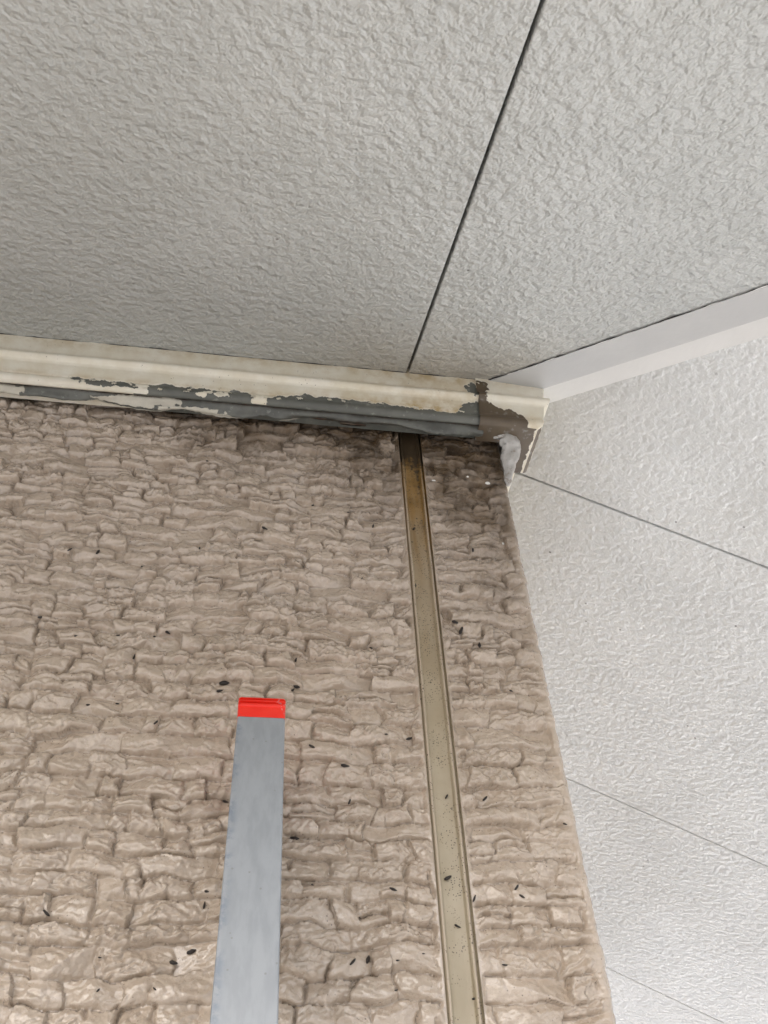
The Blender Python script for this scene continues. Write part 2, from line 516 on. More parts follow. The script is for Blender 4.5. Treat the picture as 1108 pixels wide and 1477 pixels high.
# corner piece: front leg, rounded arris, side leg
RC = .0042
def corner_map(s, h):
    """s<0 along the front (x=s), wraps round the arris, then along the side (y)"""
    arc = RC * math.pi / 2
    x = np.empty_like(s); y = np.empty_like(s)
    a = s < -RC
    x[a] = s[a]; y[a] = -h[a]
    b = (s >= -RC) & (s <= -RC + arc)
    th = (s[b] + RC) / RC
    x[b] = -RC + (RC + h[b]) * np.sin(th); y[b] = RC - (RC + h[b]) * np.cos(th)
    cc = s > -RC + arc
    x[cc] = h[cc]; y[cc] = RC + (s[cc] - (-RC + arc))
    return x, y
SARC = -RC + RC * math.pi / 2
ss = np.concatenate([[GX1], np.arange(GX1 + STEP, SARC + .006, STEP), np.arange(SARC + .0065, SARC + .062, .0016)])
corner = bpy.data.objects.new("corner_piece", None); corner.empty_display_size = .02; link(corner, house)
def corner_mesh(ss, zs, split):
    Sg, Vg = np.meshgrid(ss, zs, indexing='ij')
    s = Sg.ravel(); v = Vg.ravel()
    h, c, sid = relief(s + .9, v)
    f = edge_fade(s, v, GX1, None)
    mid = .5 * (-RC + SARC)
    k = sstep(.0008, .0075, np.abs(s - mid))                # plain band at the arris
    wob = .0006 * gn(v / .013, s * 0 + 3.1, 81) + .0003 * gn(v / .0045, s * 0 + 1.7, 82)
    h = h * f * (.10 + .90 * k) + (1 - k) * (wob + .0003) - .0004 * (1 - f)
    c = c * f * k
    x, y = corner_map(s, h)
    P = np.stack([x, y, v], 1)
    nrm = vertex_normals(P, len(ss), len(zs))
    d = dirt_field(np.where(s < 0, s, s * 0), v)
    d = d + .55 * np.exp(-((s + .004) / .006) ** 2) * np.exp(-np.clip(-.05 - v, 0, None) / .03)
    at = {'dirt': np.clip(d, 0, 1.3), 'crev': c}
    if split:
        iv = (s < .004) & (v < -.035) & (v > -.405)
        split_stones("rough_stone_face", corner, P, nrm, len(ss), len(zs), at, sid, iv, 85, None)
    else:
        part_mesh("stone_face", P, grid_quads(len(ss), len(zs)), M_SIDING, corner, HO, at, None)
corner_mesh(ss, zs, True)
corner_mesh(np.append(np.arange(GX1, SARC + .058, .0032), SARC + .062), np.append(np.arange(GZ, -.447, .006), -.4449), False)

# side wall boards (turn away behind the corner)
ys = np.append(np.arange(.0745, 3.2, .008), 3.2)
U_, V_ = np.meshgrid(ys, np.append(np.arange(GZ, -.02, .006), -.02), indexing='ij')
hu, cu_, _ = relief(U_.ravel() - .6, V_.ravel())
P = np.stack([hu, U_.ravel(), V_.ravel()], 1)
part_mesh("siding_panel", P, grid_quads(*U_.shape), M_SIDING, house, HO, {'dirt': np.clip(.6 * np.exp((V_.ravel() + .02) / .03), 0, 1), 'crev': cu_}, None)
# sheathing behind the boards
bm = bmesh.new()
add_box(bm, (-4.5, .0080, GZ), (-.0080, 4.5, -.003))
o = bm_obj("sheathing", bm, M_SHEATH, house); 
o.data.transform(Matrix.Translation((0, 0, -GZ)))

# sealant in the joint: lips, creases and a slightly hollow bead
t = NT("joint_sealant")
d = t.attr('dirt')
colS = t.mix(t.ramp(t.noise(30, 4), .35, .65), (.350, .296, .205), (.415, .358, .262))
stn = t.attr('stain')
amber = t.mix(t.ramp(t.noise(80, 4), .4, .65), (.190, .105, .025), (.26, .155, .05))
colS = t.mix(stn, colS, amber)
colS = t.mix(t.attr('lip'), colS, (.43, .355, .27))
mo = t.math('ADD', d, t.math('MULTIPLY', t.math('SUBTRACT', t.noise(330, 5, .7), .5), 1.3))
colS = t.mix(t.ramp(mo, .45, .75, 0, .92), colS, (.030, .022, .014))
pp = t.math('MAXIMUM', t.math('MULTIPLY', specks(t, 900, .30), t.ramp(t.noise(95, 3), .42, .54)), t.math('MULTIPLY', specks(t, 260, .17), t.ramp(t.noise(70, 3), .52, .6)))
colS = t.mix(t.math('MULTIPLY', pp, .85), colS, (.05, .04, .025))
t.set(Base_Color=colS, Roughness=.42)
t.set(Normal=t.bump(t.noise(220, 4), .0005, .5))
M_SEAL = t.m
prof = [(0.0, .0004), (.0003, .0022), (.0007, .0025), (.0010, .0012), (.0014, .0006), (.0021, .0006), (.0026, .0012), (.0029, .0026), (.0034, .0028),
        (.0050, .0031), (.0075, .0033), (.0100, .0031), (.0117, .0028), (.0121, .0024), (.0124, .0010), (.0130, .0005), (.0136, .0006), (.0140, .0014), (.0143, .0028), (.0147, .0026), (.0150, .0004)]
pu = np.array([a for a, b in prof]); pd = np.array([b for a, b in prof])
fine = np.interp(np.linspace(0, 1, 60), np.linspace(0, 1, len(pu)), pu); fd = np.interp(fine, pu, pd)
zz = np.arange(-.45, -.016, .0008)
A, B = np.meshgrid(np.arange(60), zz, indexing='ij')
uu = fine[A.ravel()]; zv = B.ravel()
dep = fd[A.ravel()] + .00025 * gn(uu / .004, zv / .02, 91) + .00012 * gn(uu / .002, zv / .004, 92)
xx = GX0 + uu + .0006 * gn(zv / .03, uu * 0, 93) * np.sin(np.pi * uu / .015)
P = np.stack([xx, dep, zv], 1)
top_ = np.clip(-.030 - zv, 0, None)
st = np.exp(-np.clip(top_ - .085, 0, None) / .065) * (1 + .35 * fbm(uu / .004, zv / .05, 94, 3))
edge_d = np.minimum(np.abs(uu - .0030), np.abs(uu - .0121))
md = 1.2 * np.exp(-np.clip(top_ - .018, 0, None) / .030) + .30 * np.exp(-np.abs(uu - .0112) / .0016) * (.55 + .45 * gn(zv / .016, uu * 0, 95)) + .16 * np.exp(-np.abs(uu - .0031) / .0004) + .06 * np.exp(-np.abs(uu - .0012) / .0004) + .08 * np.exp(-np.abs(uu - .0138) / .0006)
md = md + .34 * np.clip(gn(uu / .006, zv / .012, 96), 0, 1) + .25 * np.clip(gn(uu / .0025, zv / .03, 97), 0, 1)
part_mesh("joint_sealant", P, grid_quads(60, len(zz)), M_SEAL, house, HO, {'dirt': np.clip(md, 0, 1.4), 'stain': np.clip(st, 0, 1), 'lip': np.clip((np.exp(-((uu - .0016) / .0007) ** 2) + np.exp(-((uu - .0134) / .0007) ** 2)) * sstep(.03, .10, top_) * .9, 0, 1)}, None)
bm = bmesh.new()
add_box(bm, (GX0 + .0005, .0022, GZ), (GX1 - .0005, .0058, -.4505))
o = bm_obj("joint_sealant", bm, plain("old_sealant", (.30, .26, .18), .45), house)
o.data.transform(Matrix.Translation((0, 0, -GZ)))

bm = bmesh.new()                            # the same joint on the side wall
add_box(bm, (-.0075, .0560, 0), (-.0018, .0790, -.02 - GZ))
bm_obj("joint_sealant", bm, bpy.data.materials["old_sealant"], house)

# ------------------------------------------------------------------ soffits
EAVE = .52                               # overhang along the side
EF = .345                                # overhang along the front, shortened out of view to let in skylight
def fsz(y): return S * y                 # front soffit plane
def rsz(x): return -S * x                # side soffit plane
TB = .008                                # board thickness

def soffit_panel(parent, front, poly, name="soffit_panel", stain=None):
    """poly in plan (x, y); board with a tiny rounded lower edge"""
    zf = (lambda x, y: fsz(y)) if front else (lambda x, y: rsz(x))
    n = Vector((0, -S, 1)).normalized() if front else Vector((S, 0, 1)).normalized()
    bm = bmesh.new()
    vs = [bm.verts.new((x, y, zf(x, y))) for x, y in poly]
    f = bm.faces.new(vs)
    r = bmesh.ops.extrude_face_region(bm, geom=[f])
    for e in r['geom']:
        if isinstance(e, bmesh.types.BMVert): e.co += n * TB
    low = [e for e in bm.edges if all(v in vs for v in e.verts)]
    bmesh.ops.bevel(bm, geom=low, offset=.0007, segments=2, affect='EDGES', profile=.5)
    # subdivide the visible face a little so the stain attribute has somewhere to live
    o = bm_obj(name, bm, M_SOFFIT if front else M_SOFFIT_LIT, parent)
    me = o.data
    return o

front_soffit = thing("soffit", "grey white embossed soffit above the stone wall, split by one dark diagonal joint", "soffit")
side_soffit = thing("soffit", "bright white embossed soffit right of the wall corner, with three joints", "soffit")
XJ = -.0658; GAP = .0009
# plan lines: front soffit is bounded by the hip x = -y, by the wall (y=+.02) and by the eave
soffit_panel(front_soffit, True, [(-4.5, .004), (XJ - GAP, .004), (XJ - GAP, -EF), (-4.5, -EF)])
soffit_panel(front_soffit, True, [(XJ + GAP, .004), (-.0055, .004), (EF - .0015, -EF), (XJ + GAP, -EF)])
bm = bmesh.new()
nf = Vector((0, -S, 1)).normalized()
add_prism(bm, [(XJ - .02, .004, fsz(.004) + .0088), (XJ + .02, .004, fsz(.004) + .0088), (XJ + .02, -EF, fsz(-EF) + .0088), (XJ - .02, -EF, fsz(-EF) + .0088)], nf * .004)
bm_obj("joint_backing", bm, M_DARK, front_soffit)
Y1, DY = .0531, .345
yb = [-.0] 
joints = [Y1 + DY * k for k in range(13)]
SG = .0008
first = [(-.004, .0055), (-.004, Y1 - SG), (EAVE, Y1 - SG), (EAVE, -EF), (EF, -EF), (EF - .0015, -EF + .003)]
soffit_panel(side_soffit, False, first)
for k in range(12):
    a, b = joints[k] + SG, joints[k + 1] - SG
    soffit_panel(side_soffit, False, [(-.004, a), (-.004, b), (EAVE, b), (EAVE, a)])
ns = Vector((S, 0, 1)).normalized()
for k in range(12):
    y = joints[k]
    bm = bmesh.new()
    off = .0088 if k == 0 else .0032
    if k == 0:
        add_prism(bm, [(-.004, y - .02, rsz(-.004) + off), (-.004, y + .02, rsz(-.004) + off), (EAVE, y + .02, rsz(EAVE) + off), (EAVE, y - .02, rsz(EAVE) + off)], ns * .003)
        bm_obj("joint_backing", bm, M_DARK, side_soffit)
    else:
        add_prism(bm, [(-.004, y - SG * .9, rsz(-.004) + off), (-.004, y + SG * .9, rsz(-.004) + off), (EAVE, y + SG * .9, rsz(EAVE) + off), (EAVE, y - SG * .9, rsz(EAVE) + off)], ns * .003)
        bm_obj("joint_backing", bm, M_GAPWHITE, side_soffit)

# roof over the soffits: deck and fascia
roof = thing("eaves", "roof slab with fascia boards above the two soffits", "eaves")
bm = bmesh.new()
e = EAVE + .02
XM, YM, RH = -2.3, 2.3, 2.3
def ht(d): return S * d + .10          # height of the deck, d metres inside the wall line
ef = EF + .02
c4 = [(-5.0, -ef, -ef), (e, -ef, -e), (e, 5.0, -e), (-5.0, 5.0, -ef)]
lo4 = [bm.verts.new((x, y, ht(d))) for x, y, d in c4]
hi4 = [bm.verts.new((x, y, ht(d) + .03)) for x, y, d in c4]
apl = bm.verts.new((XM, YM, ht(2.3))); aph = bm.verts.new((XM, YM, ht(2.3) + .03))
for i in range(4):
    j = (i + 1) % 4
    bm.faces.new((lo4[i], lo4[j], apl)); bm.faces.new((hi4[i], aph, hi4[j])); bm.faces.new((lo4[i], hi4[i], hi4[j], lo4[j]))
bm_obj("roof_deck", bm, plain("roof_dark", (.08, .08, .085), .7), roof)
bm = bmesh.new(); add_box(bm, (-4.5, -EF - .02, -S * EF - .012), (EF + .01, -EF - .0005, -S * EF + .10))
bm_obj("fascia_board", bm, M_TRIM_WHITE, roof)
bm = bmesh.new(); add_box(bm, (EAVE + .0005, -EF, -S * EAVE - .012), (EAVE + .02, 4.5, -S * EAVE + .10))
bm_obj("fascia_board", bm, M_TRIM_WHITE, roof)

# ------------------------------------------------------------------ hip trim: two flanges meeting in a fold
hip = thing("hip_trim", "smooth white angle trim running along the fold between the two soffits", "trim")
M_TRIM_SHADED = plain("trim_paint_shaded", (.44, .44, .43), .5, colB=(.48, .48, .465), nscale=25, bump=(300, .0002))  # trim paint darkened to carry the dimmer light on the front flange
def hip_flange(front, width, name):
    d0, d1 = .020, EF - .002
    n = 160
    HO_ = .0042                                   # the fold hangs a little below the boards
    V = []; 
    ts = np.linspace(d0, d1, n)
    fold = np.stack([ts, -ts, -S * ts - HO_], 1)
    wob = .00045 * gn(ts / .011, ts * 0 + (2 if front else 9), 101) + .0002 * gn(ts / .003, ts * 0, 102)
    wd = width + wob
    if front: outer = np.stack([ts - wd, -ts + 0 * ts, -S * ts - .0012], 1)
    else:     outer = np.stack([ts, -ts + wd, -S * ts - .0012], 1)
    m1 = fold * .995 + outer * .005
    up = np.array([0, 0, .0012])
    rows = [fold + up, fold, fold * .5 + outer * .5, outer, outer + up]
    P = np.stack(rows, 1).reshape(-1, 3)
    Q = grid_quads(n, len(rows))
    me = np_mesh(name, P, Q, None, False, None, M_TRIM_SHADED if front else M_TRIM_WHITE)
    return obj(name, me, hip)
hip_flange(True, .0375, "flange")
hip_flange(False, .0185, "flange")
# cracked paint line where the trim meets the front soffit
def ragged_line(name, pts, nrm, side, wfun, mat, parent, lift):
    pts = np.array(pts); n = len(pts)
    w0, w1 = wfun(n)
    P = np.stack([pts + nrm * lift + side * w0[:, None], pts + nrm * lift + side * w1[:, None]], 1).reshape(-1, 3)
    me = np_mesh(name, P, grid_quads(n, 2), None, False, None, mat)
    return obj(name, me, parent)
ts = np.linspace(.012, .40, 700)
pts = np.stack([ts - .0375, -ts, -S * ts], 1)
sd_ = np.array([-1.0, 0, 0])
def wf(n):
    a = -.0006 + 0 * ts
    b = .0003 + .0016 * np.clip(gn(ts / .012, ts * 0, 111) + .1, 0, 1) + .0009 * np.clip(gn(ts / .003, ts * 0, 112), 0, 1) + .0030 * np.exp(-np.clip(ts - .03, 0, None) / .04) * np.clip(gn(ts / .006, ts * 0, 113) + .3, 0, 1)
    return a, b
ragged_line("dirt_crack", pts, np.array([0, 0, -1.0]), sd_, wf, M_DARK, hip, .0006)
def wf2(n):
    b = .0003 + .0016 * np.clip(gn(ts / .009, ts * 0, 121), 0, 1) + .0010 * np.clip(gn(ts / .0025, ts * 0, 122), 0, 1)
    return b * 0 - .0008, b - .0003
ragged_line("paint_lip", pts, np.array([0, 0, -1.0]), sd_, wf2, plain("paint_lip_white", (.74, .73, .70), .5), hip, .0010)

# ------------------------------------------------------------------ cornice moulding
mould = thing("cornice_moulding", "cream cornice moulding with peeling paint along the top of the stone wall", "moulding")
# profile: (out, z) from the soffit down and under to the wall
PROF = [(.0272, -.0060), (.0272, -.0125), (.0266, -.0195), (.0256, -.0262), (.0258, -.0272), (.0276, -.0284), (.0285, -.0298), (.0284, -.0316), (.0272, -.0330),
        (.0256, -.0338), (.0247, -.0352), (.0238, -.0400), (.0231, -.0440), (.0226, -.0452), (.0230, -.0464), (.0227, -.0484), (.0214, -.0501), (.0190, -.0511), (.0160, -.0512), (.0060, -.0512), (.0060, -.0480)]
pr = np.array(PROF)
ac = np.concatenate([[0], np.cumsum(np.linalg.norm(np.diff(pr, axis=0), axis=1))])
NV = 120
av = np.linspace(0, ac[-1], NV)
po = np.interp(av, ac, pr[:, 0]); pz = np.interp(av, ac, pr[:, 1])
VMM = (-pz) * 1000 + np.clip(av - ac[17], 0, None) * 1000     # mm below the soffit, then further round the underside
XCAP = -.0185
prs = np.array(PROF[:17] + [(.0194, -.0510), (.0182, -.0503), (.0172, -.0490), (.0160, -.0474), (.0130, -.0468), (.0040, -.0468)])
acs = np.concatenate([[0], np.cumsum(np.linalg.norm(np.diff(prs, axis=0), axis=1))])
avs = np.linspace(0, acs[-1], NV)
pos_ = np.interp(avs, acs, prs[:, 0]); pzs_ = np.interp(avs, acs, prs[:, 1])
VMS = np.where(avs > acs[17], 51.0 + (avs - acs[17]) * 1000, -pzs_ * 1000)
# ---- long strip
xs = np.concatenate([np.arange(-4.4, -.36, .04), np.arange(-.355, XCAP, .0007), [XCAP]])
Xg, Ig = np.meshgrid(xs, np.arange(NV), indexing='ij')
x = Xg.ravel(); I = Ig.ravel(); vm = VMS[I]
bx = [-2, -.279, -.2320, -.2310, -.2197, -.2046, -.198, -.1819, -.1800, -.1678, -.1670, -.1589, -.1580, -.150, -.1428, -.139, -.1335, -.128, -.1225, -.11, -.0883, -.07, -.055, -.045, -.037, -.0345, -.0310, -.0290, -.0285, -.0185]
bb = [99, 99, 99, 44.6, 43.8, 44.6, 44.8, 46.5, 44.0, 44.3, 99, 99, 48, 45.0, 43.8, 43.6, 41.0, 43.2, 41.0, 41.8, 42.4, 43.2, 44.2, 45.2, 45.2, 45.0, 40.0, 36.0, 35.0, 34.5]
bnd = .6 * sstep(-.13, -.12, x) + np.interp(x + .0016 * gn(vm / 2.2, x / .006, 130) + .0008 * gn(vm / .8, x / .002, 129), bx, bb) + 1.1 * gn(x / .008, x * 0, 131) + .7 * gn(x / .003, x * 0, 132)
peel = np.clip((vm - bnd) / 1.0, -6, 6)
peel = np.where(vm > 51, np.maximum(peel, np.where(x < -.24, -3, 3.0)), peel)
for (cx, cv, rx, rv) in [(-.2755, 45.3, .0036, 1.5), (-.2607, 47.0, .0110, 2.4), (-.2497, 46.8, .0100, 2.0), (-.2400, 48.4, .0028, .9), (-.0225, 23.5, .0042, 6.2), (-.0205, 27.5, .0035, 4.0), (-.1705, 48.5, .004, 1.5)]:
    dd = 1 - np.hypot((x - cx) / rx, (vm - cv) / rv) + .45 * gn(x / .0032, vm / 2.6, 133) + .25 * gn(x / .0013, vm / 1.1, 134)
    peel = np.maximum(peel, np.clip(dd * 3.0, -6, 3))
# islands of paint left on the bare band
for (cx, cv, rx, rv) in [(-.187, 48, .006, 1.6), (-.194, 47.4, .003, 1.0), (-.1985, 49, .004, 1.3)]:
    dd = 1 - np.hypot((x - cx) / rx, (vm - cv) / rv) + .45 * gn(x / .0032, vm / 2.6, 133) + .25 * gn(x / .0013, vm / 1.1, 134)
    peel = np.minimum(peel, np.clip(-dd * 3.0, -3, 6))
gr = .20 + .66 * np.exp(-((x + .045) / .07) ** 2) * sstep(33, 46, vm) + .25 * np.exp(-((vm - 27) / 1.6) ** 2) + .30 * sstep(40, 44.5, vm) * sstep(47, 45, vm) + .30 * sstep(24, 14, vm) + .22 * np.exp(-((x + .04) / .06) ** 2)
out_ = pos_[I] + .00022 * gn(x / .07, x * 0, 141)
out_ = out_ - .00035 * sstep(-.2, .2, peel)
P = np.stack([x, -out_, pzs_[I] - .0006 * gn(x / .12, x * 0, 142)], 1)
me = np_mesh("moulding_strip", P, grid_quads(len(xs), NV), {'peel': peel, 'grime': np.clip(gr, 0, 1), 'vmm': vm}, True, None, M_MOULD)
obj("moulding_strip", me, mould)

# ---- corner cap: slightly larger section that turns the corner
YEND = .0195
po2 = po + .0012 * sstep(.010, .02, po) ; pz2 = pz - .0008 * sstep(.02, .045, -pz)
ls = np.concatenate([np.arange(XCAP - .0009, .0, .0007), [0.0]])
lt = np.concatenate([np.arange(0.0007, YEND, .0007), [YEND]])
rows = []; meta = []
for xx_ in ls:
    tt = (xx_ - XCAP) / (0 - XCAP)
    # columns fan out to the mitre at the corner
    rows.append(np.stack([xx_ + np.clip(tt, 0, 1) * po2, -po2, pz2], 1)); meta.append(np.full(NV, 0.0))
for yy_ in lt:
    tt = yy_ / YEND
    rows.append(np.stack([po2, yy_ * 1.0 - (1 - tt) * po2, pz2], 1)); meta.append(np.full(NV, 1.0))
P = np.concatenate(rows); side = np.concatenate(meta)
x = P[:, 0]; y = P[:, 1]
vm = np.tile(VMM, len(rows))
cbx = [-.03, -.0189, -.0165, -.0145, -.0120, -.0080, -.003, .002, .006, .0095, .0125, .0140, .03]
cbb = [30, 30.5, 31.2, 33.0, 36.0, 38.0, 39.0, 40.0, 41.2, 43.0, 46.5, 53, 60]
bnd = np.interp(x + .0012 * gn(vm / 2.0, x / .004, 150), cbx, cbb) + 1.7 * gn(x / .0042, y / .005, 151) + 1.0 * gn(x / .0017, y / .002, 152)
peel = np.clip(vm - bnd, -6, 6)
und = vm > 51.0
eo = .0235 - x + .0009 * gn(x / .003, y / .004, 153) + .0013 * gn(y / .007, x * 0, 154)
peel = np.where(und, np.clip((eo - .0046) * 900, -6, 6), peel)
peel = np.where((side > .5) & ~und, np.clip(vm - 49 + 2 * gn(y / .006, x * 0, 155), -4, 4), peel)
for (cx, cv, rx, rv) in [(-.0165, 22.5, .0050, 6.5), (-.0170, 30, .0030, 3.0), (-.0150, 19, .0035, 3.0)]:
    dd = 1 - np.hypot((x - cx) / rx, (vm - cv) / rv) + .45 * gn(x / .0032, vm / 2.6, 133) + .25 * gn(x / .0013, vm / 1.1, 134)
    peel = np.where((side < .5), np.maximum(peel, np.clip(dd * 3.0, -6, 3)), peel)
gr = .16 + .3 * sstep(41, 46, vm) + .25 * np.exp(-((vm - 27) / 1.6) ** 2) + .20 * sstep(24, 14, vm)
me = np_mesh("corner_cap", P, grid_quads(len(rows), NV), {'peel': peel, 'grime': np.clip(gr, 0, 1), 'vmm': vm}, True, None, M_CAP)
obj("corner_cap", me, mould)
# ---- side strip beyond the cap
P = np.concatenate([np.stack([po * .72, np.full(NV, yy_), pz], 1) for yy_ in (YEND - .001, .3, .9, 2.4, 4.4)])
vm = np.tile(VMM, 5)
me = np_mesh("moulding_strip", P, grid_quads(5, NV), {'peel': np.full(len(P), -4.0), 'grime': np.full(len(P), .45), 'vmm': vm}, True, None, M_MOULD)
obj("moulding_strip", me, mould)
# dark crack between soffit and moulding
xs = np.arange(-.5, -.008, .0007)
pts = np.stack([xs, np.full(len(xs), -.0268), S * np.full(len(xs), -.0268)], 1)
def wf(n):
    b = .0004 + .0011 * np.clip(gn(xs / .02, xs * 0, 161) + .25, 0, 1) + .0006 * np.clip(gn(xs / .004, xs * 0, 162), 0, 1)
    return b * 0 - .0008, b
ragged_line("dirt_crack", pts, np.array([0, 0, -1.0]), np.array([0, -1.0, -S]), wf, M_DARK, mould, .0003)

# ------------------------------------------------------------------ torn sealant film hanging under the moulding
film = [(-1.2, -.047), (-.5, -.047), (-0.3216, -0.0474), (-0.294, -0.0447), (-0.2855, -0.0477), (-0.2768, -0.0471), (-0.2676, -0.0465), (-0.2636, -0.0452), (-0.2585, -0.048), (-0.2371, -0.0519), (-0.2263, -0.0524), (-0.2186, -0.0493), (-0.2104, -0.0453), (-0.2021, -0.0497), (-0.1941, -0.0514), (-0.1774, -0.0526), (-0.17, -0.0523), (-0.1649, -0.0488), (-0.1616, -0.0448), (-0.1571, -0.0456), (-0.1524, -0.0499), (-0.1457, -0.0504), (-0.1396, -0.0481), (-0.1315, -0.0441), (-0.1234, -0.0416), (-0.1134, -0.0431), (-0.096, -0.0435), (-0.0775, -0.0446), (-0.0706, -0.0451), (-0.067, -0.0468), (-0.0592, -0.0479), (-0.0501, -0.0509), (-0.0407, -0.0511), (-0.0266, -0.0507), (-0.0150, -0.0487)]
fxs = np.array([a for a, b in film]); fzs = np.array([b for a, b in film])
xs = np.concatenate([np.arange(-1.2, -.36, .01), np.arange(-.355, -.0150, .0005)])
zl = np.interp(xs, fxs, fzs) - .0004 + .0016 * np.abs(gn(xs / .0042, xs * 0, 170)) * sstep(-.3, .3, gn(xs / .03, xs * 0, 169)) + .0010 * gn(xs / .005, xs * 0, 171) + .0003 * gn(xs / .0012, xs * 0, 172)
NF = 22
tt = np.linspace(0, 1, NF)
Pm = []
for t_ in tt:
    y = -(.0170 - (.0170 - .0078) * (t_ ** .9))
    zt = -.0478
    z = zt + (zl - zt) * t_ ** 1.5 - .0050 * np.sin(np.pi * np.minimum(1, t_ * 1.1)) * (1 + .6 * gn(xs / .03, xs * 0 + t_ * 1.5, 173))
    z = z + .0007 * gn(xs / .012, xs * 0 + t_ * 3, 174) * t_
    curl = .0018 * np.clip(gn(xs / .016, xs * 0, 175), 0, 1) * t_ ** 3
    Pm.append(np.stack([xs, y - curl, z], 1))
P = np.stack(Pm, 1).reshape(-1, 3)
fx_ = np.repeat(xs, NF); ft = np.tile(tt, len(xs))
white = np.full(len(P), -3.0)
for (cx, ct, rx, rt) in [(-.243, .35, .020, .28), (-.205, .55, .020, .22), (-.222, .2, .012, .18), (-.316, .3, .010, .35), (-.263, .8, .006, .3), (-.19, .8, .018, .2)]:
    dd = 1 - np.hypot((fx_ - cx) / rx, (ft - ct) / rt) + .4 * gn(fx_ / .004, ft * 4, 177)
    white = np.maximum(white, np.clip(dd * 2.2, -3, 2))
white = np.maximum(white, np.where(fx_ < -.115, (ft - .86) * 9 + .8 * gn(fx_ / .006, fx_ * 0, 178), -3))
grime = .15 + .8 * sstep(.16, .02, ft) + .9 * np.exp(-((fx_ + .098) / .026) ** 2) * sstep(.15, .6, ft) + .5 * sstep(.8, 1, ft) * np.clip(gn(fx_ / .02, fx_ * 0, 176), 0, 1)  # grime, with the shade of the crease and the gap painted in
t = NT("torn_sealant_film")
cB = t.mix(t.ramp(t.noise(90, 4), .35, .65), (.140, .146, .128), (.088, .094, .083))
cB = t.mix(t.ramp(t.noise(260, 4, .65), .6, .72, 0, .6), cB, (.36, .37, .34))
wm = t.ramp(t.math('ADD', t.attr('white'), t.math('MULTIPLY', t.math('SUBTRACT', t.noise(380, 4, .65), .5), 1.9)), -.1, .1)
cB = t.mix(wm, cB, (.58, .55, .46))
gm = t.math('MULTIPLY', t.attr('grime'), t.ramp(t.noise(160, 5, .7), .35, .6, .55, 1.2))
cB = t.mix(gm, cB, (.035, .022, .014))
t.set(Base_Color=cB, Roughness=.38)
t.set(Normal=t.bump(t.math('ADD', t.noise(240, 4), t.math('MULTIPLY', wm, .5)), .0007, .7))
me = np_mesh("torn_sealant", P, grid_quads(len(xs), NF), {'white': white, 'grime': np.clip(grime, 0, 1)}, True, None, t.m)
o = obj("torn_sealant", me, mould)
so_ = o.modifiers.new("thickness", 'SOLIDIFY'); so_.thickness = .0005; so_.offset = 0

# shreds of rotten film in the gap over the joint
rnd = random.Random(5)
Mshred = plain("rotten_film", (.085, .050, .028), .5, colB=(.20, .16, .12), nscale=160)
for k in range(16):
    x0 = -.128 + rnd.random() * .066
    L = rnd.uniform(.006, .018)
    n = 14
    xs_ = np.linspace(x0, x0 + L, n)
    zc = -.0452 - rnd.random() * .0045
    yc = -.0075 - rnd.random() * .006
    ph = rnd.random() * 50
    wv_ = .0006 * gn(xs_ / .004 + ph, xs_ * 0, 181)
    wid = rnd.uniform(.0004, .0012) * np.sin(np.linspace(.25, math.pi - .1, n))
    a = np.stack([xs_, yc + .0006 * gn(xs_ / .006 + ph, xs_ * 0 + 4, 182), zc + wv_ + wid], 1)
    b = np.stack([xs_, yc - .0007 + .0006 * gn(xs_ / .006 + ph, xs_ * 0 + 4, 182), zc + wv_ - wid], 1)
    c_ = np.stack([xs_, np.full(n, yc + .0012), zc + wv_ * .5], 1)
    P = np.stack([a, b, c_], 1).reshape(-1, 3)
    Q = []
    for i in range(n - 1):
        for j in range(3):
            j2 = (j + 1) % 3
            Q.append((i * 3 + j, (i + 1) * 3 + j, (i + 1) * 3 + j2, i * 3 + j2))
    obj("film_shred", np_mesh("film_shred", P, np.array(Q), None, True, None, Mshred), mould)

# curled chips of paint still holding on along the peeled edge
M_FLAKE = plain("paint_flake", (.72, .69, .59), .5, colB=(.60, .56, .45), nscale=120)
rnd = random.Random(21)
def chip(cx, cy, cz, wd, hgt, lift, rot):
    n, m = 7, 5
    V = []
    for i in range(n):
        for j in range(m):
            a = (i / (n - 1) - .5) * wd; b = -hgt * j / (m - 1)
            edge = 1 + .35 * math.sin(i * 2.1 + cx * 900) * (j / (m - 1))
            l = lift * (j / (m - 1)) ** 2
            V.append((cx + a * math.cos(rot) - b * math.sin(rot), cy - .0003 - l, cz + b * edge * math.cos(rot) + a * math.sin(rot)))
    o = obj("paint_flake", np_mesh("paint_flake", np.array(V), grid_quads(n, m), None, True, None, M_FLAKE), mould)
    md = o.modifiers.new("thickness", 'SOLIDIFY'); md.thickness = .00025
for k in range(26):
    fx0 = rnd.choice([rnd.uniform(-.275, -.13), rnd.uniform(-.235, -.165), rnd.uniform(-.12, -.03)])
    if fx0 > -.128:
        zz_ = -.0432 - rnd.random() * .0008; yy_0 = -.0228
    else:
        zz_ = -rnd.uniform(.0445, .0490); yy_0 = -.0228 + max(0, -zz_ - .0475) * .6
    chip(fx0, yy_0, zz_, rnd.uniform(.0012, .0042), rnd.uniform(.0008, .0022), rnd.uniform(.0002, .0012), rnd.uniform(-.5, .5))
for k in range(12):
    fx0 = rnd.uniform(-.30, -.13)
    chip(fx0, -.0098, float(np.interp(fx0, fxs, fzs)) + .0006, rnd.uniform(.002, .006), rnd.uniform(.001, .0024), rnd.uniform(.0004, .0016), rnd.uniform(-.4, .4))

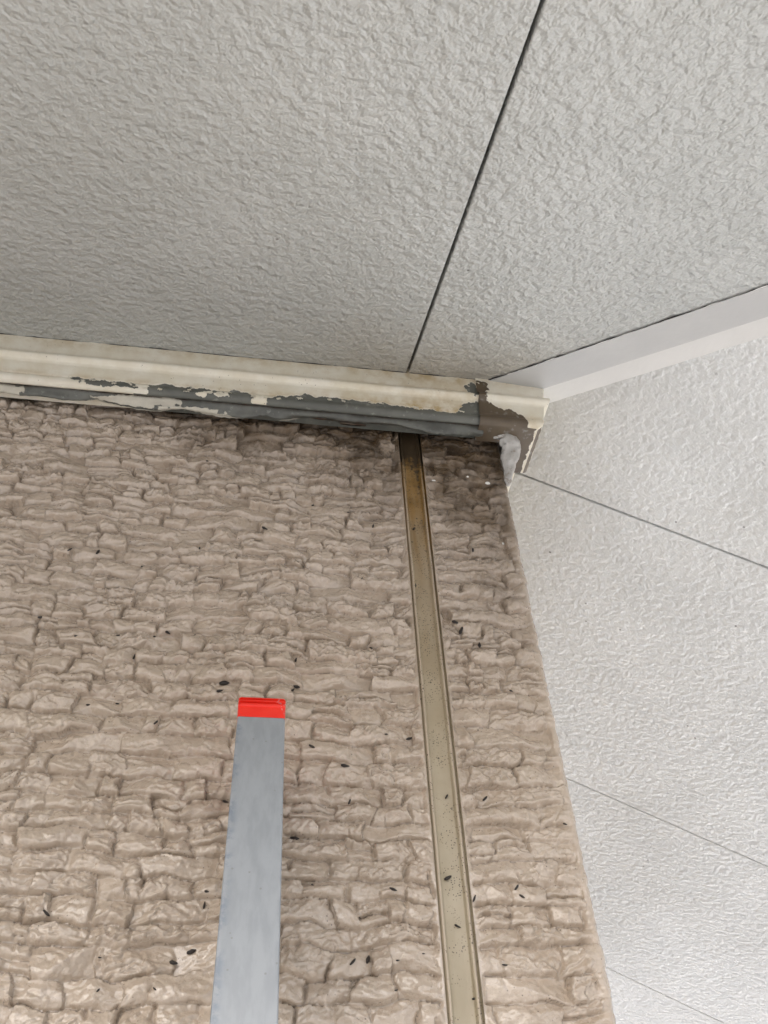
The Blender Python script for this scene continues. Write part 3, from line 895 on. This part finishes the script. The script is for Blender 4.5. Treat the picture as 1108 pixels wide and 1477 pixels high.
# ------------------------------------------------------------------ white caulk lump at the corner
t = NT("white_caulk")
c0 = t.mix(t.ramp(t.noise(90, 4), .4, .7), (.52, .51, .485), (.38, .365, .34))
c0 = t.mix(t.math('MULTIPLY', t.ramp(t.noise(210, 5, .7), .52, .64), .7), c0, (.22, .18, .14))
t.set(Base_Color=c0, Roughness=.38)
t.set(Normal=t.bump(t.noise(320, 4, .6), .0009, .8))
bm = bmesh.new()
bmesh.ops.create_icosphere(bm, subdivisions=5, radius=1)
def spine(s):
    # centre line from the tip under the film, round over the corner, tapering down the arris
    pts = [(-.0115, -.0085, -.0492, .0016), (-.0055, -.0105, -.0490, .0038), (.0010, -.0108, -.0505, .0060), (.0042, -.0085, -.0558, .0074), (.0040, -.0058, -.0630, .0068), (.0022, -.0030, -.0715, .0048), (.0008, -.0012, -.0800, .0030), (.0000, .0000, -.0880, .0014)]
    k = s * (len(pts) - 1); i = min(int(k), len(pts) - 2); f = k - i
    f = f
    return [pts[i][j] * (1 - f) + pts[i + 1][j] * f for j in range(4)]
bm.free()
NSP, NRG = 60, 28
Pv = []
for i in range(NSP):
    s = i / (NSP - 1)
    cx, cy, cz, r = spine(s)
    a = spine(max(0, s - .02)); b = spine(min(1, s + .02))
    T = Vector((b[0] - a[0], b[1] - a[1], b[2] - a[2])).normalized()
    N1 = T.cross(Vector((0, 1, 0))).normalized(); N2 = T.cross(N1)
    capf = math.sqrt(max(0, 1 - (1 - min(1, s / .07)) ** 2)) * math.sqrt(max(0, 1 - (1 - min(1, (1 - s) / .05)) ** 2))
    for j in range(NRG):
        th = 2 * math.pi * j / NRG
        Pv.append((cx, cy, cz, N1.x * math.cos(th) + N2.x * .72 * math.sin(th), N1.y * math.cos(th) + N2.y * .72 * math.sin(th), N1.z * math.cos(th) + N2.z * .72 * math.sin(th), r * .9 * capf, s, th))
Pv = np.array(Pv)
rr = Pv[:, 6] * (1 + .26 * gn(Pv[:, 7] * 7, np.cos(Pv[:, 8]) * 1.2 + 3, 191) + .16 * gn(Pv[:, 7] * 17, np.sin(Pv[:, 8]) * 2 + 3, 192))
P = Pv[:, :3] + Pv[:, 3:6] * rr[:, None]
Q = []
for i in range(NSP - 1):
    for j in range(NRG):
        j2 = (j + 1) % NRG
        Q.append((i * NRG + j, (i + 1) * NRG + j, (i + 1) * NRG + j2, i * NRG + j2))
caulk = tag(obj("caulk_lump", np_mesh("caulk_lump", P, np.array(Q), None, True, None, t.m)), "smooth white caulk lump smeared over the wall corner under the moulding end", "caulk")

# ------------------------------------------------------------------ ladder leaning on the wall
t = NT("ladder_aluminium")
sv = t.scaled(300, 300, 2)
br = t.noise(1, 5, .6, 0, sv)
colL = t.mix(t.ramp(br, .35, .65), (.25, .268, .282), (.29, .308, .322))
sm = t.math('MULTIPLY', t.ramp(t.noise(120, 5, .7), .46, .62), t.ramp(t.attr('rim'), .10, .65))
colL = t.mix(t.math('MULTIPLY', sm, .75), colL, (.16, .19, .23))
colL = t.mix(t.math('MULTIPLY', specks(t, 190, .09), .7), colL, (.2, .2, .2))
t.set(Base_Color=colL, Metallic=.25, Roughness=t.ramp(br, .3, .7, .48, .62))
t.set(Normal=t.bump(br, .00008, .5))
M_ALU = t.m
t = NT("red_plastic")
cr = t.mix(t.ramp(t.noise(60, 3), .4, .6), (.72, .018, .008), (.78, .030, .014))
cr = t.mix(t.math('MULTIPLY', t.ramp(t.noise(700, 4, .7), .60, .66), t.ramp(t.attr('scuff'), .45, .75)), cr, (.62, .45, .45))
t.set(Base_Color=cr, Roughness=.36)
M_RED = t.m
M_RUB = plain("black_rubber", (.02, .02, .02), .7)
RAILDIR = Vector((0, .2784, .9605)).normalized()
RN = Vector((0, -.9605, .2784)).normalized()             # the face that looks at the camera
RX0, RX1 = -.1589, -.1393
top_p = Vector((0, -.0502, -.2953))                       # top edge of the aluminium on the front face
RDEP = .040
LEN = (top_p.z - GZ - .035) / RAILDIR.z
ladder = thing("ladder", "grey aluminium ladder rail with red end cap leaning against the stone wall", "ladder", tuple(top_p - RAILDIR * LEN))
LO = ladder.location
def rail_box(name, x0, x1, s0, s1, d0, d1, mat, bev, parent, attrs=None, cuts=0):
    bm = bmesh.new()
    a = top_p + RAILDIR * s0
    b = top_p + RAILDIR * s1
    pl = [Vector((x0, 0, 0)) + a + RN * d0, Vector((x1, 0, 0)) + a + RN * d0, Vector((x1, 0, 0)) + a + RN * d1, Vector((x0, 0, 0)) + a + RN * d1]
    add_prism(bm, pl, b - a)
    bmesh.ops.bevel(bm, geom=bm.edges[:], offset=bev, segments=3, affect='EDGES', profile=.5)
    if cuts:
        # finer front face so that the edge smears follow the arris
        es = [e for e in bm.edges if abs((e.verts[0].co - e.verts[1].co).x) > (x1 - x0) * .5]
        bmesh.ops.subdivide_edges(bm, edges=es, cuts=cuts, use_grid_fill=True)
    for v in bm.verts: v.co -= LO
    o = bm_obj(name, bm, mat, parent, True)
    me = o.data
    co = np.empty(len(me.vertices) * 3); me.vertices.foreach_get('co', co); co = co.reshape(-1, 3) + np.array(LO)
    for an, fn in (attrs or {}).items():
        at_ = me.attributes.new(an, 'FLOAT', 'POINT'); at_.data.foreach_set('value', fn(co).astype(np.float32))
    for p_ in me.polygons: pass
    m = o.modifiers.new("wn", 'WEIGHTED_NORMAL'); m.keep_sharp = True
    return o
def make_rail(x0, x1):
    r = rail_box("rail", x0, x1, -LEN, 0, -RDEP, 0, M_ALU, .0006, ladder, {'rim': lambda c: np.exp(-np.clip(c[:, 0] - x0, 0, None) / .0022)}, 14)
    return r
make_rail(RX0, RX1)
make_rail(RX0 - .31, RX1 - .31)
# red end caps: skirt sleeve, ridges, rounded top
def cap_at(x0, x1):
    bm = bmesh.new()
    prof_ = [(-.0002, -.0002), (-.0002, .00005), (.0003, .00012), (.0058, .00012), (.0062, .0009), (.0070, .0009), (.0074, -.0011), (.0081, -.0011), (.0085, .0008), (.0092, .0008), (.0095, -.0011), (.0102, -.0011), (.0106, .0006), (.0113, .0003), (.0118, -.0003), (.0121, -.0012), (.0122, -.004)]
    rings = []
    NC = 6
    def ring(s, g):
        gs = min(g, .00015)
        xa, xb, da, db = x0 - gs, x1 + gs, -RDEP - gs, g
        rad = .0014
        pts_ = []
        for (cx_, cd_, a0) in ((xb - rad, db - rad, 0), (xa + rad, db - rad, 90), (xa + rad, da + rad, 180), (xb - rad, da + rad, 270)):
            for k in range(NC):
                an = math.radians(a0 + 90 * k / (NC - 1))
                pts_.append((cx_ + rad * math.cos(an), cd_ + rad * math.sin(an)))
        return [Vector((px_, 0, 0)) + top_p + RAILDIR * s + RN * dd - LO for px_, dd in pts_]
    for s, g in prof_:
        rings.append([bm.verts.new(p_) for p_ in ring(s, g)])
    n = len(rings[0])
    for a, b in zip(rings[:-1], rings[1:]):
        for j in range(n):
            bm.faces.new((a[j], a[(j + 1) % n], b[(j + 1) % n], b[j]))
    bm.faces.new(rings[-1]); bm.faces.new(rings[0][::-1])
    o = bm_obj("end_cap", bm, M_RED, ladder)
    me = o.data
    co = np.array([tuple(v.co + LO) for v in me.vertices])
    at_ = me.attributes.new('scuff', 'FLOAT', 'POINT')
    at_.data.foreach_set('value', np.clip((co[:, 0] - (x0 + x1) / 2) / (x1 - x0) * 1.6, 0, 1).astype(np.float32))
    return o
cap_at(RX0, RX1); cap_at(RX0 - .31, RX1 - .31)
# rungs and feet
s_ = -.26
while s_ > -LEN + .1:
    rail_box("rung", RX1 - .31, RX0, s_ - .012, s_ + .012, -RDEP + .008, -.008, M_ALU, .002, ladder, {'rim': lambda c: np.zeros(len(c))})
    s_ -= .255
for dx in (0, -.31):
    rail_box("foot", RX0 + dx - .003, RX1 + dx + .003, -LEN - .034, -LEN + .03, -RDEP - .003, .003, M_RUB, .003, ladder)

# flecks of white caulk splashed on the corner strip
M_FLECK = plain("white_fleck", (.75, .74, .70), .5)
for k, (fx0, fz0) in enumerate([(-0.0322, -0.0792), (-0.0488, -0.087), (-0.0138, -0.087), (-0.0099, -0.1364), (-0.0267, -0.0832)]):
    bm = bmesh.new()
    bmesh.ops.create_icosphere(bm, subdivisions=2, radius=.00075 + .0003 * (k % 3))
    h0 = float(relief(np.array([fx0 + .9]), np.array([fz0]))[0][0])
    for v in bm.verts:
        v.co = Vector((v.co.x * (1 + .3 * math.sin(k)), v.co.y * .5, v.co.z * (1 + .4 * math.cos(k * 2.3)))) + Vector((fx0, -h0 - .0002, fz0)) - Vector((0, 0, GZ))
    bm_obj("caulk_fleck", bm, M_FLECK, house, True)

# ------------------------------------------------------------------ small dark pellets stuck to the wall
pel = [(-0.256, -0.1684, 2.8), (-0.2418, -0.1666, 3.2), (-0.2172, -0.175, 1.4), (-0.1885, -0.1571, 1.9), (-0.262, -0.2109, 3.0), (-0.191, -0.0874, 1.7), (-0.2424, -0.223, 1.6), (-0.2224, -0.2203, 2.0), (-0.2046, -0.2187, 2.7), (-0.1987, -0.2161, 4.1), (-0.2129, -0.2316, 3.0), (-0.1848, -0.2169, 1.4), (-0.1675, -0.2441, 4.7), (-0.1692, -0.2514, 3.0), (-0.2168, -0.2581, 1.6), (-0.1969, -0.2703, 2.5), (-0.2297, -0.2603, 1.9), (-0.1532, -0.1408, 3.6), (-0.1251, -0.115, 2.1), (-0.0894, -0.1312, 2.9), (-0.1042, -0.1222, 1.7), (-0.1536, -0.1889, 2.2), (-0.0976, -0.175, 1.6), (-0.1317, -0.2437, 3.4), (-0.1337, -0.2479, 2.4), (-0.1325, -0.2278, 2.5), (-0.124, -0.2802, 2.9), (-0.1204, -0.2753, 1.3), (-0.1084, -0.2896, 3.9), (-0.1064, -0.3063, 2.5), (-0.088, -0.2713, 1.7), (-0.0761, -0.2716, 3.8), (-0.0697, -0.2489, 3.6), (-0.1191, -0.2187, 1.4), (-0.0933, -0.2188, 1.8), (-0.0469, -0.201, 3.5), (-0.0439, -0.2059, 4.7), (-0.0398, -0.2103, 2.3), (-0.0346, -0.2146, 3.5), (-0.0207, -0.2418, 1.9), (-0.042, -0.3013, 3.0), (-0.0605, -0.3012, 2.3), (-0.0408, -0.2646, 1.4), (-0.0059, -0.3138, 2.3), (-0.2275, -0.3563, 3.4), (-0.1699, -0.3691, 3.5), (-0.1763, -0.3734, 3.2), (-0.2043, -0.3723, 1.3), (-0.2027, -0.3842, 1.5), (-0.1662, -0.3468, 2.0), (-0.1666, -0.3515, 2.8), (-0.1819, -0.3842, 1.5), (-0.1306, -0.3234, 3.9), (-0.0884, -0.3453, 3.3), (-0.1029, -0.3565, 1.7), (-0.1061, -0.3739, 3.3), (-0.0997, -0.3723, 3.1), (-0.1225, -0.3435, 1.5), (-0.0636, -0.3391, 3.4), (-0.077, -0.3704, 1.1), (-0.0879, -0.3733, 1.4), (-0.0894, -0.3847, 1.6), (-0.034, -0.3436, 2.8), (-0.0325, -0.3477, 2.5), (-0.0537, -0.3489, 3.0), (-0.0614, -0.3592, 2.7), (-0.0438, -0.375, 2.3), (-0.0574, -0.3868, 2.0), (-0.0642, -0.1292, 2.6), (-0.0539, -0.1334, 2.1), (-0.0309, -0.1476, 3.0), (-0.0665, -0.174, 2.8), (-0.1617, -0.3061, 2.7)]
M_PEL = plain("dark_pellet", (.018, .013, .010), .45, bump=(900, .0002))
def pellet_mesh(seed):
    bm = bmesh.new()
    bmesh.ops.create_icosphere(bm, subdivisions=2, radius=.5)
    r_ = random.Random(seed)
    for v in bm.verts:
        tx = v.co.x
        k = (.30 + .05 * (seed % 4)) * (1 - (.2 + .12 * (seed % 5)) * (tx + .1)) * (1 + .14 * math.sin(9 * tx + seed))
        bend = .18 * (r_.random() * .1 + .5) * (tx * tx)
        v.co = Vector((tx, v.co.y * k, v.co.z * k + bend))
    me = bpy.data.meshes.new("pellet")
    bm.to_mesh(me); bm.free()
    me.materials.append(M_PEL)
    me.polygons.foreach_set('use_smooth', np.ones(len(me.polygons), bool))
    return me
NAMED = {
    (-.1675, -.2441): "long thin black dropping above the left corner of the red ladder cap",
    (-.1692, -.2514): "short black dropping just left above the red ladder cap",
    (-.1317, -.2437): "upper of the two black droppings right above the red ladder cap",
    (-.1337, -.2479): "lower of the two black droppings right above the red ladder cap",
    (-.1617, -.3061): "black dropping touching the left edge of the ladder rail",
    (-.1306, -.3234): "black dropping close to the right edge of the ladder rail",
    (-.1240, -.2802): "black dropping on the wall right of the ladder rail's upper end",
    (-.1699, -.3691): "right one of the pair of black droppings left of the ladder rail's lower end",
    (-.1763, -.3734): "left one of the pair of black droppings left of the ladder rail's lower end",
    (-.1532, -.1408): "lone black dropping high on the wall between red cap and moulding",
    (-.0469, -.2010): "uppermost of the diagonal row of four droppings right of the joint",
    (-.0439, -.2059): "second from top in the diagonal row of four droppings right of the joint",
    (-.0398, -.2103): "third from top in the diagonal row of four droppings right of the joint",
    (-.0346, -.2146): "lowest of the diagonal row of four droppings right of the joint",
    (-.0697, -.2489): "black dropping lying on the left lip of the vertical joint",
    (-.0761, -.2716): "black dropping on the wall just left of the vertical joint's lip",
    (-.0340, -.3436): "upper of the close pair of droppings on the corner strip",
    (-.0325, -.3477): "lower of the close pair of droppings on the corner strip",
    (-.0537, -.3489): "black dropping at the right lip of the joint, low on the corner strip",
    (-.0642, -.1292): "black dropping on the amber stained top of the joint sealant",
}
pms = [pellet_mesh(k) for k in range(11)]
rnd = random.Random(9)
for n, (px_, pz_, sz) in enumerate(pel):
    a1, a2 = np.array([px_]), np.array([pz_])
    if px_ < GX0:
        hh = float(relief(a1, a2)[0][0]); grp = 'left'
    elif px_ < GX1:
        hh = -.0028; grp = 'joint'
    else:
        hh = float(relief(a1 + .9, a2)[0][0]); grp = 'right'
    o = bpy.data.objects.new("insect_dropping", pms[(n * 7) % 11]); link(o)
    sc_ = max(sz, 1.1) * .001
    o.scale = (sc_ * 1.15, sc_ * (1.15 if sz > 2.4 else 1.5), sc_ * 1.1)
    o.location = (px_, -hh - sc_ * .16, pz_)
    ang = rnd.choice([rnd.uniform(-.5, .4), rnd.uniform(-.7, .6), rnd.uniform(.7, 1.6)])
    o.rotation_euler = (rnd.uniform(-.4, .4), -ang, rnd.uniform(-.25, .25))
    big = sz >= 2.4
    w_ = {'left': "beige stone wall left of the vertical joint", 'joint': "sealant of the vertical joint", 'right': "stone corner strip right of the vertical joint"}[grp]
    lab = NAMED.get((px_, pz_)) or ("black oblong dropping stuck on the " if big else "tiny black speck of dropping on the ") + w_
    tag(o, lab, "dropping",
        ("larger" if big else "tiny") + " droppings on the " + {'left': "wall left of the joint", 'joint': "joint sealant", 'right': "corner strip"}[grp])
